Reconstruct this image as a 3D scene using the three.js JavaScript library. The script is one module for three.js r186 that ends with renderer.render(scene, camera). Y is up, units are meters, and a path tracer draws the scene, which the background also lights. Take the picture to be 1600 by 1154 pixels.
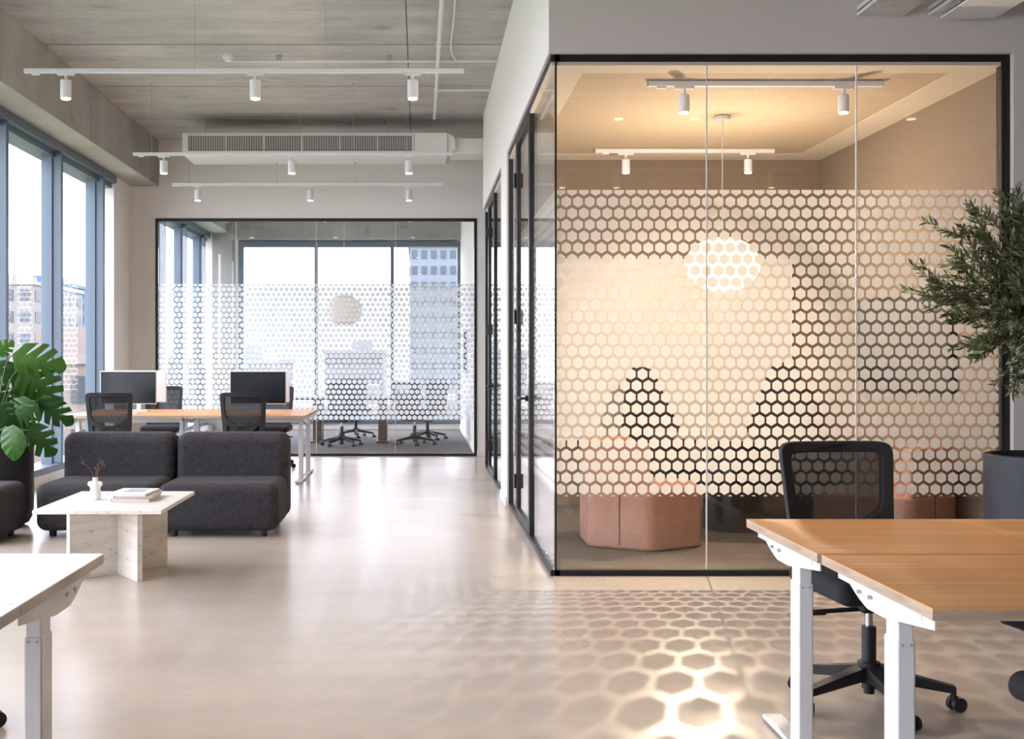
import * as THREE from 'three';
import { RoundedBoxGeometry } from 'three/addons/geometries/RoundedBoxGeometry.js';
import { mergeGeometries } from 'three/addons/utils/BufferGeometryUtils.js';
import { RectAreaLightUniformsLib } from 'three/addons/lights/RectAreaLightUniformsLib.js';

// ---------------------------------------------------------------- camera, sky, exposure
const scene = new THREE.Scene();
const F = 1835, EYE = 1.34;                                  // focal length in pixels of the 1600 px frame; eye height
const camera = new THREE.PerspectiveCamera(2 * Math.atan(577 / F) * 180 / Math.PI, 1600 / 1154, 0.05, 2000);
camera.position.set(0, EYE, 0);
camera.setViewOffset(1600, 1154, 144, 15, 1600, 1154);       // shifted lens: verticals stay upright
const renderer = new THREE.WebGLRenderer({ antialias: true });
renderer.toneMapping = THREE.LinearToneMapping;
renderer.toneMappingExposure = 1.0;
renderer.shadowMap.enabled = true;
RectAreaLightUniformsLib.init();

const SKY = 7.6, SPOT = 5.5, ROOM_SPOT = 3, PENDANT = 11, BEAM = 34;   // light levels
const WARM = new THREE.Color(1, 0.74, 0.5), BULB = new THREE.Color(1, 0.79, 0.57);
{
  const W = 256, H = 128, data = new Float32Array(W * H * 4);
  for (let y = 0; y < H; y++) for (let x = 0; x < W; x++) {
    const el = Math.max(0, Math.sin(((y + 0.5) / H - 0.5) * Math.PI)), k = SKY * (0.85 + 0.3 * el), i = (y * W + x) * 4;
    data[i] = k * 0.935; data[i + 1] = k * 0.955; data[i + 2] = k * 1.1; data[i + 3] = 1;
  }
  const t = new THREE.DataTexture(data, W, H, THREE.RGBAFormat, THREE.FloatType);
  t.mapping = THREE.EquirectangularReflectionMapping; t.magFilter = THREE.LinearFilter; t.needsUpdate = true;
  scene.background = t; scene.environment = t;
}

// ---------------------------------------------------------------- helpers
let seed = 7;
const rnd = () => { seed = (seed + 0x6d2b79f5) | 0; let t = Math.imul(seed ^ (seed >>> 15), 1 | seed); t = (t + Math.imul(t ^ (t >>> 7), 61 | t)) ^ t; return ((t ^ (t >>> 14)) >>> 0) / 4294967296; };
const rr = (a, b) => a + (b - a) * rnd();
const V = (x, y, z) => new THREE.Vector3(x, y, z);
const taken = {};
const numbered = (n) => { const k = taken[n] = (taken[n] ?? -1) + 1; return k ? n + '_' + String(k).padStart(3, '0') : n; };
function tri(g) {                                             // uv in metres from position, by facing
  if (g.index) g = g.toNonIndexed();
  const p = g.attributes.position, uv = new Float32Array(p.count * 2), a = V(), b = V(), c = V();
  for (let i = 0; i < p.count; i += 3) {
    a.fromBufferAttribute(p, i); b.fromBufferAttribute(p, i + 1); c.fromBufferAttribute(p, i + 2);
    const n = b.clone().sub(a).cross(c.clone().sub(a)), x = Math.abs(n.x), y = Math.abs(n.y), z = Math.abs(n.z);
    [a, b, c].forEach((v, k) => {
      const [u, w] = y >= x && y >= z ? [v.x, v.z] : x >= z ? [v.z, v.y] : [v.x, v.y];
      uv[(i + k) * 2] = u; uv[(i + k) * 2 + 1] = w;
    });
  }
  g.setAttribute('uv', new THREE.BufferAttribute(uv, 2));
  for (const n of Object.keys(g.attributes)) if (!['position', 'normal', 'uv'].includes(n)) g.deleteAttribute(n);
  return g;
}
const M4 = new THREE.Matrix4();
const mv = (g, x = 0, y = 0, z = 0) => g.translate(x, y, z);
function bx(w, h, d, x = 0, y = 0, z = 0, r = 0) {            // box, centre given
  return mv(r > 0 ? new RoundedBoxGeometry(w, h, d, 2, Math.min(r, w / 2.01, h / 2.01, d / 2.01)) : new THREE.BoxGeometry(w, h, d), x, y, z);
}
const span = (x0, x1, y0, y1, z0, z1, r = 0) => bx(Math.abs(x1 - x0), Math.abs(y1 - y0), Math.abs(z1 - z0), (x0 + x1) / 2, (y0 + y1) / 2, (z0 + z1) / 2, r);
const cyl = (r0, r1, h, x = 0, y = 0, z = 0, n = 24) => mv(new THREE.CylinderGeometry(r0, r1, h, n), x, y, z);
function rod(a, b, r0, r1 = r0, n = 8) {
  const d = b.clone().sub(a), g = new THREE.CylinderGeometry(r1, r0, d.length(), n);
  g.applyQuaternion(new THREE.Quaternion().setFromUnitVectors(V(0, 1, 0), d.clone().normalize()));
  return g.translate((a.x + b.x) / 2, (a.y + b.y) / 2, (a.z + b.z) / 2);
}
const tube = (pts, r, n = 24, s = 6) => new THREE.TubeGeometry(new THREE.CatmullRomCurve3(pts), n, r, s);
const join = (list) => { const l = list.map((g) => tri(g)); return l.length === 1 ? l[0] : mergeGeometries(l); };
function obj(name, geoms, mat, parent = scene, label) {
  const m = new THREE.Mesh(join([].concat(geoms)), mat);
  m.name = parent === scene ? numbered(name) : name; m.castShadow = m.receiveShadow = true;
  if (label) m.userData.label = label;
  parent.add(m); return m;
}
function piece(name, geometry, mat, parent, x, y, z) {        // shared geometry
  const m = new THREE.Mesh(geometry, mat); m.name = name; m.position.set(x, y, z); m.castShadow = m.receiveShadow = true; parent.add(m); return m;
}
function tag(o, label, category, group) { Object.assign(o.userData, { label, category }); if (group) o.userData.group = group; return o; }
function thing(name, label, category, [x, y, z] = [0, 0, 0], turn = 0, group) {
  const o = new THREE.Group(); o.name = numbered(name); o.position.set(x, y, z); o.rotation.y = turn; scene.add(o);
  return tag(o, label, category, group);
}
function struct(name, geoms, mat) { const m = obj(name, geoms, mat); m.userData.kind = 'structure'; return m; }
function structGroup(name, label) { const o = new THREE.Group(); o.name = numbered(name); o.userData.kind = 'structure'; if (label) o.userData.label = label; scene.add(o); return o; }
function copy(o, [x, y, z], turn, label, group) {
  const c = o.clone(); c.name = numbered(o.name.replace(/_\d{3}$/, '')); c.position.set(x, y, z); c.rotation.y = turn; c.userData = { ...o.userData, label };
  if (group) c.userData.group = group;
  scene.add(c); return c;
}

// ---------------------------------------------------------------- textures and materials
const hash = (x, y, s) => { let h = Math.imul(x, 374761393) + Math.imul(y, 668265263) + Math.imul(s, 1274126177); h = Math.imul(h ^ (h >>> 13), 1274126177); return ((h ^ (h >>> 16)) >>> 0) / 4294967296; };
function vn(u, v, px, py, s) {                                // periodic value noise, u v in 0..1
  const x = u * px, y = v * py, ix = Math.floor(x), iy = Math.floor(y), a = x - ix, b = y - iy, q = a * a * (3 - 2 * a), w = b * b * (3 - 2 * b);
  const h = (i, j) => hash(((i % px) + px) % px, ((j % py) + py) % py, s);
  return (h(ix, iy) * (1 - q) + h(ix + 1, iy) * q) * (1 - w) + (h(ix, iy + 1) * (1 - q) + h(ix + 1, iy + 1) * q) * w;
}
const fb = (u, v, px, py, s, o = 4) => { let t = 0, a = 0.5, n = 0; for (let i = 0; i < o; i++) { t += a * vn(u, v, px << i, py << i, s + i); n += a; a *= 0.5; } return t / n - 0.5; };
function tex(N, metres, fn, srgb = true, NY = N, metresY = metres) {
  const data = new Uint8Array(N * NY * 4);
  for (let y = 0; y < NY; y++) for (let x = 0; x < N; x++) {
    const c = fn(x / N, y / NY), i = (y * N + x) * 4, g = Array.isArray(c) ? c : [c, c, c];
    for (let k = 0; k < 3; k++) data[i + k] = Math.max(0, Math.min(255, g[k]));
    data[i + 3] = 255;
  }
  const t = new THREE.DataTexture(data, N, NY); t.wrapS = t.wrapT = THREE.RepeatWrapping; t.magFilter = THREE.LinearFilter; t.minFilter = THREE.LinearMipmapLinearFilter; t.generateMipmaps = true;
  if (srgb) t.colorSpace = THREE.SRGBColorSpace;
  t.repeat.set(1 / metres, 1 / metresY); t.needsUpdate = true; return t;
}
const shade = (c, k) => [c[0] + k, c[1] + k, c[2] + k];
const std = (o) => new THREE.MeshStandardMaterial(o), phy = (o) => new THREE.MeshPhysicalMaterial(o);
const col = (r, g, b) => new THREE.Color(r / 255, g / 255, b / 255).convertSRGBToLinear();

const boardFn = (u, v) => {                                   // board-marked concrete: boards run along x
  const b = Math.floor(v * 18), e = Math.abs(((v * 18) % 1) - 0.5) * 2;
  let k = (hash(b, 3, 9) - 0.5) * 9 + fb(u, v, 9, 44, 11, 4) * 20 + fb(u, v, 5, 6, 31, 5) * 34 + fb(u, v, 90, 120, 5, 2) * 12;
  const stain = fb(u, v, 10, 22, 77, 4); if (stain > 0.2) k -= (stain - 0.2) * 120;
  if (e > 0.95) k -= 6;
  return k;
};
const tBoard = tex(1024, 3.5, (u, v) => { const k = boardFn(u, v); return [178 + k, 176 + k, 171 + k * 0.98]; });
const tBoardB = tex(512, 3.5, (u, v) => 128 + boardFn(u, v), false);
const tConc = tex(1024, 3, (u, v) => {
  let k = fb(u, v, 4, 3, 41, 5) * 48 + fb(u, v, 18, 6, 51, 3) * 12; const s = fb(u, v, 9, 12, 63, 5); if (s > 0.2) k -= (s - 0.2) * 110; if (vn(u, v, 160, 160, 5) > 0.985) k -= 25;
  return [164 + k, 161 + k, 154 + k * 0.98];
});
const tFloor = tex(1024, 6, (u, v) => { const k = fb(u, v, 5, 8, 14, 4) * 20 + fb(u, v, 12, 26, 17, 3) * 9 + fb(u, v, 120, 120, 19, 2) * 4; return [190 + k, 179 + k * 0.98, 167 + k * 0.96]; });
const tFloorR = tex(512, 6, (u, v) => 62 + fb(u, v, 4, 5, 24, 3) * 22 + fb(u, v, 14, 20, 27, 2) * 4, false);
const woodFn = (base) => (u, v) => {
  const w = fb(u, v, 2, 6, 3, 3) * 0.09; let k = fb(u, v + w, 3, 60, 21, 4) * 40 + fb(u, v, 8, 240, 23, 2) * 18 + fb(u, v, 2, 10, 25, 3) * 16;
  return [base[0] + k * 0.8, base[1] + k, base[2] + k * 1.05];
};
const tWood = tex(1024, 1.9, woodFn([210, 154, 98]), true, 1024, 0.9);
const tEdge = tex(256, 0.4, (u, v) => { const k = fb(u, v, 4, 30, 71, 3) * 44; return [174 + k, 154 + k, 134 + k]; });
const tFab = tex(512, 0.35, (u, v) => { const k = fb(u, v, 128, 128, 81, 2) * 60 + fb(u, v, 14, 14, 83, 3) * 14 + ((Math.floor(u * 170) + Math.floor(v * 170)) % 2) * 5; return [49 + k, 47 + k, 51 + k]; });
const tFabB = tex(512, 0.35, (u, v) => 128 + fb(u, v, 128, 128, 81, 2) * 190, false);
const tCarpet = tex(512, 0.6, (u, v) => { const k = fb(u, v, 128, 128, 91, 2) * 95 + fb(u, v, 8, 8, 93, 3) * 12; return [112 + k, 104 + k, 95 + k]; });
const tTrav = tex(512, 0.7, (u, v) => { let k = fb(u, v, 3, 24, 101, 4) * 40 + fb(u, v, 40, 40, 103, 2) * 12; const s = fb(u, v, 22, 60, 107, 3); if (s > 0.2) k -= (s - 0.2) * 330; return [230 + k * 0.7, 224 + k * 0.7, 213 + k * 0.7]; });
const tLeather = tex(512, 0.8, (u, v) => { const k = fb(u, v, 5, 5, 111, 4) * 34 + fb(u, v, 90, 90, 113, 2) * 12; return [160 + k, 120 + k, 100 + k]; });
const tLeatherB = tex(256, 0.2, (u, v) => 128 + fb(u, v, 40, 40, 115, 3) * 160, false);
const tPerf = tex(512, 0.128, (u, v) => { const x = ((u * 8) % 1) - 0.5, y = ((v * 8) % 1) - 0.5; return x * x + y * y < 0.05 ? [70, 60, 50] : [222, 212, 196]; });
const tPlaster = tex(512, 1.2, (u, v) => 128 + fb(u, v, 60, 60, 121, 4) * 90, false);
const tStreet = tex(512, 60, (u, v) => { const k = fb(u, v, 6, 6, 131, 4) * 50; return fb(u, v, 4, 4, 139, 3) > 0.1 ? [90 + k, 116 + k, 70 + k] : [136 + k, 134 + k, 130 + k]; });

const wallWhite = std({ color: col(232, 229, 223), roughness: 0.85, bumpMap: tPlaster, bumpScale: 0.0006 });
const wallWhiteShaded = std({ color: col(206, 201, 195), roughness: 0.85, bumpMap: tPlaster, bumpScale: 0.0006 });  // white wall paint with the shade of the front face put into the colour
const wallTaupe = std({ color: col(122, 107, 90), roughness: 0.88, bumpMap: tPlaster, bumpScale: 0.0006 });
const concBoard = std({ map: tBoard, roughness: 0.9, bumpMap: tBoardB, bumpScale: 0.004 });
const conc = std({ map: tConc, roughness: 0.88, bumpMap: tPlaster, bumpScale: 0.002 });
const joint = std({ color: col(74, 70, 64), roughness: 0.95 });
const floorMat = std({ map: tFloor, roughness: 1, roughnessMap: tFloorR });
const carpetMat = std({ map: tCarpet, color: col(200, 197, 192), roughness: 1 });
const carpetBlue = std({ map: tCarpet, color: col(196, 206, 222), roughness: 1 });
const steelBlue = std({ color: col(92, 106, 118), roughness: 0.45, metalness: 0.15 });
const black = std({ color: col(22, 22, 23), roughness: 0.45 });
const blackMatte = std({ color: col(26, 26, 28), roughness: 0.7 });
const blackFabric = std({ color: col(34, 34, 38), roughness: 0.95, bumpMap: tFabB, bumpScale: 0.0008 });
const meshCloth = std({ color: col(24, 24, 27), roughness: 0.9, transparent: true, opacity: 0.9, side: THREE.DoubleSide });
const white = std({ color: col(218, 219, 220), roughness: 0.4 });
const whiteMatte = std({ color: col(228, 226, 222), roughness: 0.7 });
const greyMetal = std({ color: col(178, 178, 176), roughness: 0.45, metalness: 0.3 });
const steel = std({ color: col(190, 190, 192), roughness: 0.25, metalness: 1 });
const wood = std({ map: tWood, roughness: 0.42 });
const woodEdge = std({ map: tEdge, roughness: 0.6 });
const deskWhite = std({ color: col(240, 238, 235), roughness: 0.35 });
const fabric = std({ map: tFab, roughness: 1, bumpMap: tFabB, bumpScale: 0.0012 });
const travertine = std({ map: tTrav, roughness: 0.55 });
const leather = phy({ map: tLeather, roughness: 0.48, bumpMap: tLeatherB, bumpScale: 0.0006 });
const glass = phy({ color: 0xffffff, transmission: 1, thickness: 0, roughness: 0, ior: 1.5 });
const windowGlass = phy({ color: 0xffffff, transmission: 1, thickness: 0, roughness: 0, ior: 1.5, specularIntensity: 0.22 });   // coated outside glazing
const seal = std({ color: col(214, 212, 204), roughness: 0.5 });
const filmFar = phy({ color: col(240, 241, 241), transmission: 0.95, thickness: 0, roughness: 1, ior: 1.2, side: THREE.DoubleSide });
const film = phy({ color: col(240, 239, 236), transmission: 0.52, thickness: 0, roughness: 1, ior: 1.2, side: THREE.DoubleSide });
const screen = phy({ color: col(24, 27, 32), roughness: 0.22 });
const ceramic = std({ color: col(240, 237, 230), roughness: 0.4 });
const lampGlow = std({ color: 0x000000, emissive: new THREE.Color(1, 0.66, 0.36), emissiveIntensity: 12 });
const shadeGlow = std({ color: col(246, 238, 224), roughness: 0.9, emissive: new THREE.Color(1, 0.72, 0.42), emissiveIntensity: 2.6, side: THREE.DoubleSide });
const shadePale = std({ color: col(226, 204, 184), roughness: 0.9, emissive: new THREE.Color(1, 0.78, 0.6), emissiveIntensity: 0.24, side: THREE.DoubleSide });
const perf = std({ map: tPerf, color: col(214, 204, 190), roughness: 0.8 });
const roomCeil = std({ color: col(196, 186, 170), roughness: 0.85 });

// ---------------------------------------------------------------- main dimensions (depth d runs along -z)
const CEIL = 4.40, XG = 0.838, XB = 0.795, DG = 7.32, DB = 7.25, XR = 3.67, HF = 3.235, HR = 3.17, DBACK = 10.76, DFAR = 16.39, XWIN = -4.15, XFIN = -3.99, DEND = 22.5, ZB = 7, XEND = 8;

// ---------------------------------------------------------------- shell
struct('floor', span(-4.4, XEND + 0.2, -0.25, 0, ZB + 0.2, -DEND - 0.3), floorMat);
struct('floor', span(XG + 0.03, XR, 0.001, 0.012, -DG - 0.04, -DBACK), carpetMat);
struct('floor', span(XWIN, 0.777, 0.001, 0.012, -DFAR - 0.05, -DEND), carpetBlue);
struct('floor', span(XG + 0.03, XR, 0.001, 0.012, -11.0, -14.62), carpetMat);
{ // concrete ceiling cast in panels, with recessed joints
  const c = structGroup('ceiling');
  obj('slab', span(-4.4, XEND + 0.2, CEIL + 0.03, CEIL + 0.35, ZB + 0.2, -DEND - 0.3), joint, c);
  const zs = [ZB + 0.2, 4.35, 2.6, 0.85, -0.9, -2.65, -4.4, -6.15, -7.9, -9.65, -11.4, -13.15, -14.9, -16.65, -18.4, -20.15, -DEND - 0.3], xs = [-4.4, -0.12, 3.9, XEND + 0.2];
  for (let i = 0; i + 1 < zs.length; i++) for (let k = 0; k + 1 < xs.length; k++) obj('ceiling_panel', span(xs[k] + 0.004, xs[k + 1] - 0.004, CEIL, CEIL + 0.04, zs[i] - 0.018, zs[i + 1] + 0.018), concBoard, c);
}
{ // downstand beam over the windows
  const b = structGroup('trim_1');
  const zs = [ZB, 4.2, 1.3, -1.6, -4.5, -7.4, -10.2, -13.0, -15.9, -DFAR - 0.16, -19.3, -DEND];
  obj('core', span(-4.36, -3.66, 3.775, CEIL, ZB, -DEND), joint, b);
  for (let i = 0; i + 1 < zs.length; i++) obj('beam_panel', span(-4.38, -3.644, 3.76, CEIL, zs[i] - 0.005, zs[i + 1] + 0.005, 0.008), conc, b);
}
// left wall with the window band: curb below, fins and glass
function windowBand(name, zNear, zFar, fins) {
  const w = structGroup(name);
  obj('curb', span(-4.36, -4.0, -0.1, 0.12, zNear, zFar), wallWhite, w);
  obj('sill', span(-4.3, XFIN, 0.12, 0.19, zNear, zFar, 0.006), steelBlue, w);
  obj('head', [span(-4.3, XFIN, 3.66, 3.76, zNear, zFar, 0.006), span(-4.3, XFIN - 0.07, 3.6, 3.66, zNear, zFar)], steelBlue, w);
  for (const d of fins) obj('mullion', [span(-4.22, XFIN, 0.19, 3.66, -d - 0.035, -d + 0.035, 0.006), span(-4.2, XWIN + 0.06, 0.19, 3.66, -d - 0.06, -d + 0.06)], steelBlue, w);
  const e = [-zNear, ...fins, -zFar].sort((a, b) => a - b);
  for (let i = 0; i + 1 < e.length; i++) obj('glass_pane', span(XWIN - 0.012, XWIN, 0.19, 3.62, -e[i] - 0.01, -e[i + 1] + 0.01), windowGlass, w);
}
const finsHall = []; for (let d = 14.85; d > -ZB + 0.4; d -= 1.74) finsHall.push(d);
windowBand('window_1', ZB, -15.47, finsHall);
windowBand('window_2', -16.55, -22.4, [16.72, 18.45, 20.15, 21.85]);
struct('wall_left', [span(-4.36, -4.03, 0, 3.76, -15.47, -DFAR - 0.01)], wallWhite);
const wallDark = std({ color: col(104, 98, 92), roughness: 0.85 });
struct('wall_back', span(-4.4, XEND + 0.2, 0, CEIL, ZB, ZB + 0.2), wallDark);
struct('wall_right', span(XEND, XEND + 0.2, 0, CEIL, ZB, -DEND), wallDark);
// far wall with the opening for the glass meeting room
const FX0 = -3.689, FX1 = 0.795, FH = 3.314;
struct('wall_far', [span(-4.36, FX0, 0, CEIL, -DFAR, -DFAR - 0.16), span(FX1, XEND, 0, CEIL, -DFAR, -DFAR - 0.16), span(FX0, FX1, FH, CEIL, -DFAR, -DFAR - 0.16)], wallWhite);
struct('baseboard_far', span(FX1, 3.6, 0, 0.075, -DFAR, -DFAR + 0.012, 0.004), whiteMatte);
// far meeting room shell
struct('wall_far_right', span(0.777, 0.93, 0, CEIL, -DFAR - 0.16, -DEND), wallWhite);
struct('baseboard_far_right', span(0.765, 0.777, 0.012, 0.09, -DFAR - 0.17, -DEND), whiteMatte);
struct('wall_far_back', [span(-4.36, -3.95, 0, CEIL, -DEND, -DEND - 0.3), span(-3.57, -3.47, 0, CEIL, -DEND, -DEND - 0.3), span(-3.47, 0.93, 0, 0.12, -DEND, -DEND - 0.3), span(-3.47, 0.93, 3.6, CEIL, -DEND - 0.1, -DEND - 0.3)], wallWhite);
struct('trim_2', span(-3.97, -3.57, 0, CEIL, -DEND + 0.08, -DEND - 0.3, 0.01), conc);
struct('trim_3', span(-3.644, 0.777, 3.63, CEIL, -DEND + 0.25, -DEND - 0.1, 0.008), conc);
{
  const w = structGroup('window_3'), z = -DEND;
  obj('sill', span(-3.47, 0.777, 0.12, 0.22, z + 0.05, z - 0.12, 0.006), steelBlue, w);
  obj('head', span(-3.47, 0.777, 3.5, 3.6, z + 0.05, z - 0.12, 0.006), steelBlue, w);
  const xs = [-3.42, -1.985, -0.53, 0.75];
  for (const x of xs) obj('mullion', span(x - (x < -3 ? 0.05 : 0.033), x + (x < -3 ? 0.05 : 0.033), 0.22, 3.5, z + 0.05, z - 0.12, 0.006), steelBlue, w);
  for (let i = 0; i < 3; i++) obj('glass_pane', span(xs[i], xs[i + 1], 0.2, 3.52, z - 0.05, z - 0.062), windowGlass, w);
}
// bulkheads over the glazed rooms on the right
struct('wall_partition', [span(XB, XB + 0.2, HF, CEIL, -DB - 0.2, -14.75), span(XB, XB + 0.004, HF, CEIL, -DB, -DB - 0.2), span(XB, XB + 0.13, 0, HF, -10.75, -11.5)], wallWhite);
struct('wall_front', [span(XB + 0.004, XEND, HF, CEIL, -DB, -DB - 0.2), span(XR - 0.005, XEND, 0, HF, -DB, -DB - 0.2)], wallWhiteShaded);  // faces away from the windows; that shade is painted in
struct('baseboard_front', span(XR - 0.005, XEND, 0, 0.075, -DB + 0.012, -DB), whiteMatte);
struct('baseboard_partition', span(XB - 0.012, XB, 0, 0.075, -10.75, -11.5), whiteMatte);
struct('wall_room_right', span(XR, XR + 0.16, 0, CEIL, -DB - 0.2, -14.75), wallTaupe);
struct('wall_room_back', span(XB + 0.13, XR, 0, CEIL, -DBACK, -DBACK - 0.2), wallTaupe);
struct('wall_office_back', span(XG, XR + 0.16, 0, CEIL, -14.62, -14.75), wallWhite);
{ // acoustic ceiling of the near room: plain border round a perforated field
  const c = structGroup('ceiling_001');
  obj('border', [span(XG - 0.02, 1.04, HR, HR + 0.1, -DG + 0.02, -DBACK), span(3.39, XR, HR, HR + 0.1, -DG + 0.02, -DBACK), span(1.04, 3.39, HR, HR + 0.1, -DG + 0.02, -7.5), span(1.04, 3.39, HR, HR + 0.1, -10.45, -DBACK)], roomCeil, c);
  obj('perforated_panel', span(1.04, 3.39, HR + 0.004, HR + 0.1, -7.5, -10.45), perf, c);
}
struct('ceiling', span(XG - 0.02, XR, HR, HR + 0.1, -10.96, -14.62), wallWhite);

// ---------------------------------------------------------------- glazed fronts with the hexagon film
const PX = 0.0731, PY = 0.0717, HX = 0.0306, HV = 0.0362, HM = 0.0176, FLO = 0.49, FHI = 2.40;
function hexShape(y, left = 1, right = 1, lo = FLO, hi = FHI) { // one hexagon cut at the film's edges and at the pane's, around its own centre
  let p = [[0, HV], [HX, HM], [HX, -HM], [0, -HV], [-HX, -HM], [-HX, HM]];
  for (const [c, s, e] of [[1, 1, hi - y], [1, -1, y - lo], [0, 1, right], [0, -1, left]]) {
    const q = [];
    p.forEach((a, i) => { const b = p[(i + 1) % p.length], ia = a[c] * s <= e, ib = b[c] * s <= e; if (ia) q.push(a); if (ia !== ib) { const t = (e * s - a[c]) / (b[c] - a[c]); q.push([a[0] + (b[0] - a[0]) * t, a[1] + (b[1] - a[1]) * t]); } });
    p = q;
  }
  if (p.length < 3) return null;
  const s = new THREE.Shape(); p.forEach(([x, v], i) => (i ? s.lineTo(x, v) : s.moveTo(x, v))); return s;
}
const hexPlate = new Map();
const plate = (s) => s && tri(new THREE.ExtrudeGeometry(s, { depth: 0.0006, bevelEnabled: false }));
function hexGeo(y, left, right) {
  if (left < HX || right < HX) return plate(hexShape(y, left, right));
  const k = y - FLO < HV || FHI - y < HV ? y.toFixed(4) : 'whole';
  if (!hexPlate.has(k)) hexPlate.set(k, plate(hexShape(k === 'whole' ? 1.4 : y)));
  return hexPlate.get(k);
}
function hexRows(a0, a1, each) {                              // centres of the film along a pane from a0 to a1
  const top = FHI - 0.002; let row = 0;
  for (let y = top; y > FLO - HV + 0.004; y -= PY, row++) {
    const off = row % 2 ? PX / 2 : 0;
    for (let a = Math.ceil((a0 - HX - off) / PX) * PX + off; a < a1 + HX; a += PX) if (a - a0 > -HX + 0.004 && a1 - a > -HX + 0.004) each(a, y);
  }
}
let hexLeft = 300;
function filmed(pane, a0, a1, place, singles, film) {
  const rest = [];
  hexRows(a0, a1, (a, y) => {
    const g = hexGeo(y, a - a0 - 0.002, a1 - a - 0.002); if (!g) return;
    const [x, z, turn] = place(a);
    if (singles && hexLeft > 0 && y < 1.75 && y > 0.6) { hexLeft--; const m = piece('film_hexagon', g, film, pane, x, y, z); m.rotation.y = turn; } else rest.push(g.clone().rotateY(turn).translate(x, y, z));
  });
  const m = new THREE.Mesh(mergeGeometries(rest), film); m.name = 'hexagon_film'; m.userData.kind = 'stuff'; m.castShadow = m.receiveShadow = true; pane.add(m);
}
{ // near room, front
  const w = structGroup('window_4');
  const z0 = -DG + 0.03, z1 = -DG - 0.04, x0 = XG, x1 = XR - 0.008;
  obj('frame', [span(x0, x1, HF - 0.044, HF, z0, z1), span(x0, x1, 0, 0.036, z0, z1), span(x1 - 0.05, x1, 0.036, HF - 0.044, z0, z1), span(x0, x0 + 0.012, 0.036, HF - 0.044, z0, z0 - 0.012)], black, w);
  const js = [x0 + 0.014, 1.787, 2.72, x1 - 0.05];
  for (let i = 0; i < 3; i++) {
    const p = obj('glass_pane', span(js[i] + 0.002, js[i + 1] - 0.002, 0.036, HF - 0.044, -DG + 0.006, -DG - 0.006), glass, w);
    filmed(p, js[i], js[i + 1], (a) => [a, -DG - 0.008, 0], true, film);
    if (i) obj('joint_seal', span(js[i] - 0.0035, js[i] + 0.0035, 0.036, HF - 0.044, -DG + 0.007, -DG - 0.007), seal, w);
  }
}
function sideGlazing(name, d0, d1, posts, doorAt) {           // fronts of the rooms along the passage
  const w = structGroup(name), x0 = XG - 0.026, x1 = XG + 0.03;
  obj('frame', [span(x0, x1, HF - 0.044, HF, -d0, -d1), span(x0, x1, 0, 0.036, -d0, -d1), span(x0, x1, 0.036, HF - 0.044, -d1 + 0.04, -d1)], black, w);
  const ds = [d0, ...posts, d1];
  for (const d of posts) obj('post', span(x0, x1, 0.036, HF - 0.044, -d + 0.03, -d - 0.03, 0.004), black, w);
  for (let i = 0; i + 1 < ds.length; i++) {
    const a = ds[i] + (i ? 0.03 : 0), b = ds[i + 1] - (i + 2 < ds.length ? 0.03 : 0.04);
    const p = obj('glass_pane', span(XG - 0.006, XG + 0.006, 0.036, HF - 0.044, -a - 0.002, -b + 0.002), glass, w);
    filmed(p, a, b, (q) => [XG + 0.008, -q, Math.PI / 2], false, film);
  }
  return w;
}
function glassDoor(name, a, b, handleAt) {                    // stiles and rails of the leaf, lever handle, hinges
  const w = structGroup(name), x0 = XG - 0.024, x1 = XG + 0.024, t = 0.05;
  obj('leaf_frame', [span(x0, x1, 0.04, 3.18, -a - 0.035, -a - 0.035 - t, 0.004), span(x0, x1, 0.04, 3.18, -b + 0.035, -b + 0.035 + t, 0.004), span(x0, x1, 3.13, 3.18, -a - 0.05, -b + 0.05), span(x0, x1, 0.04, 0.1, -a - 0.05, -b + 0.05)], black, w);
  obj('handle', [cyl(0.022, 0.022, 0.02).rotateZ(Math.PI / 2).translate(x0 - 0.01, 1.05, -handleAt), rod(V(x0 - 0.015, 1.05, -handleAt), V(x0 - 0.06, 1.05, -handleAt), 0.009), bx(0.018, 0.02, 0.15, x0 - 0.06, 1.05, -handleAt - (handleAt < (a + b) / 2 ? 0.065 : -0.065), 0.006)], black, w);
  for (const y of [0.32, 1.7, 2.85]) obj('hinge', rod(V(x0 - 0.012, y - 0.06, -(handleAt < (a + b) / 2 ? b - 0.03 : a + 0.03)), V(x0 - 0.012, y + 0.06, -(handleAt < (a + b) / 2 ? b - 0.03 : a + 0.03)), 0.011), black, w);
}
sideGlazing('window_5', DG - 0.03, 10.75, [8.75, 9.93]);
glassDoor('door_1', 8.75, 9.93, 8.84);
sideGlazing('window_6', 11.5, 14.6, [12.9, 13.98]);
glassDoor('door_2', 12.9, 13.98, 12.99);
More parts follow.
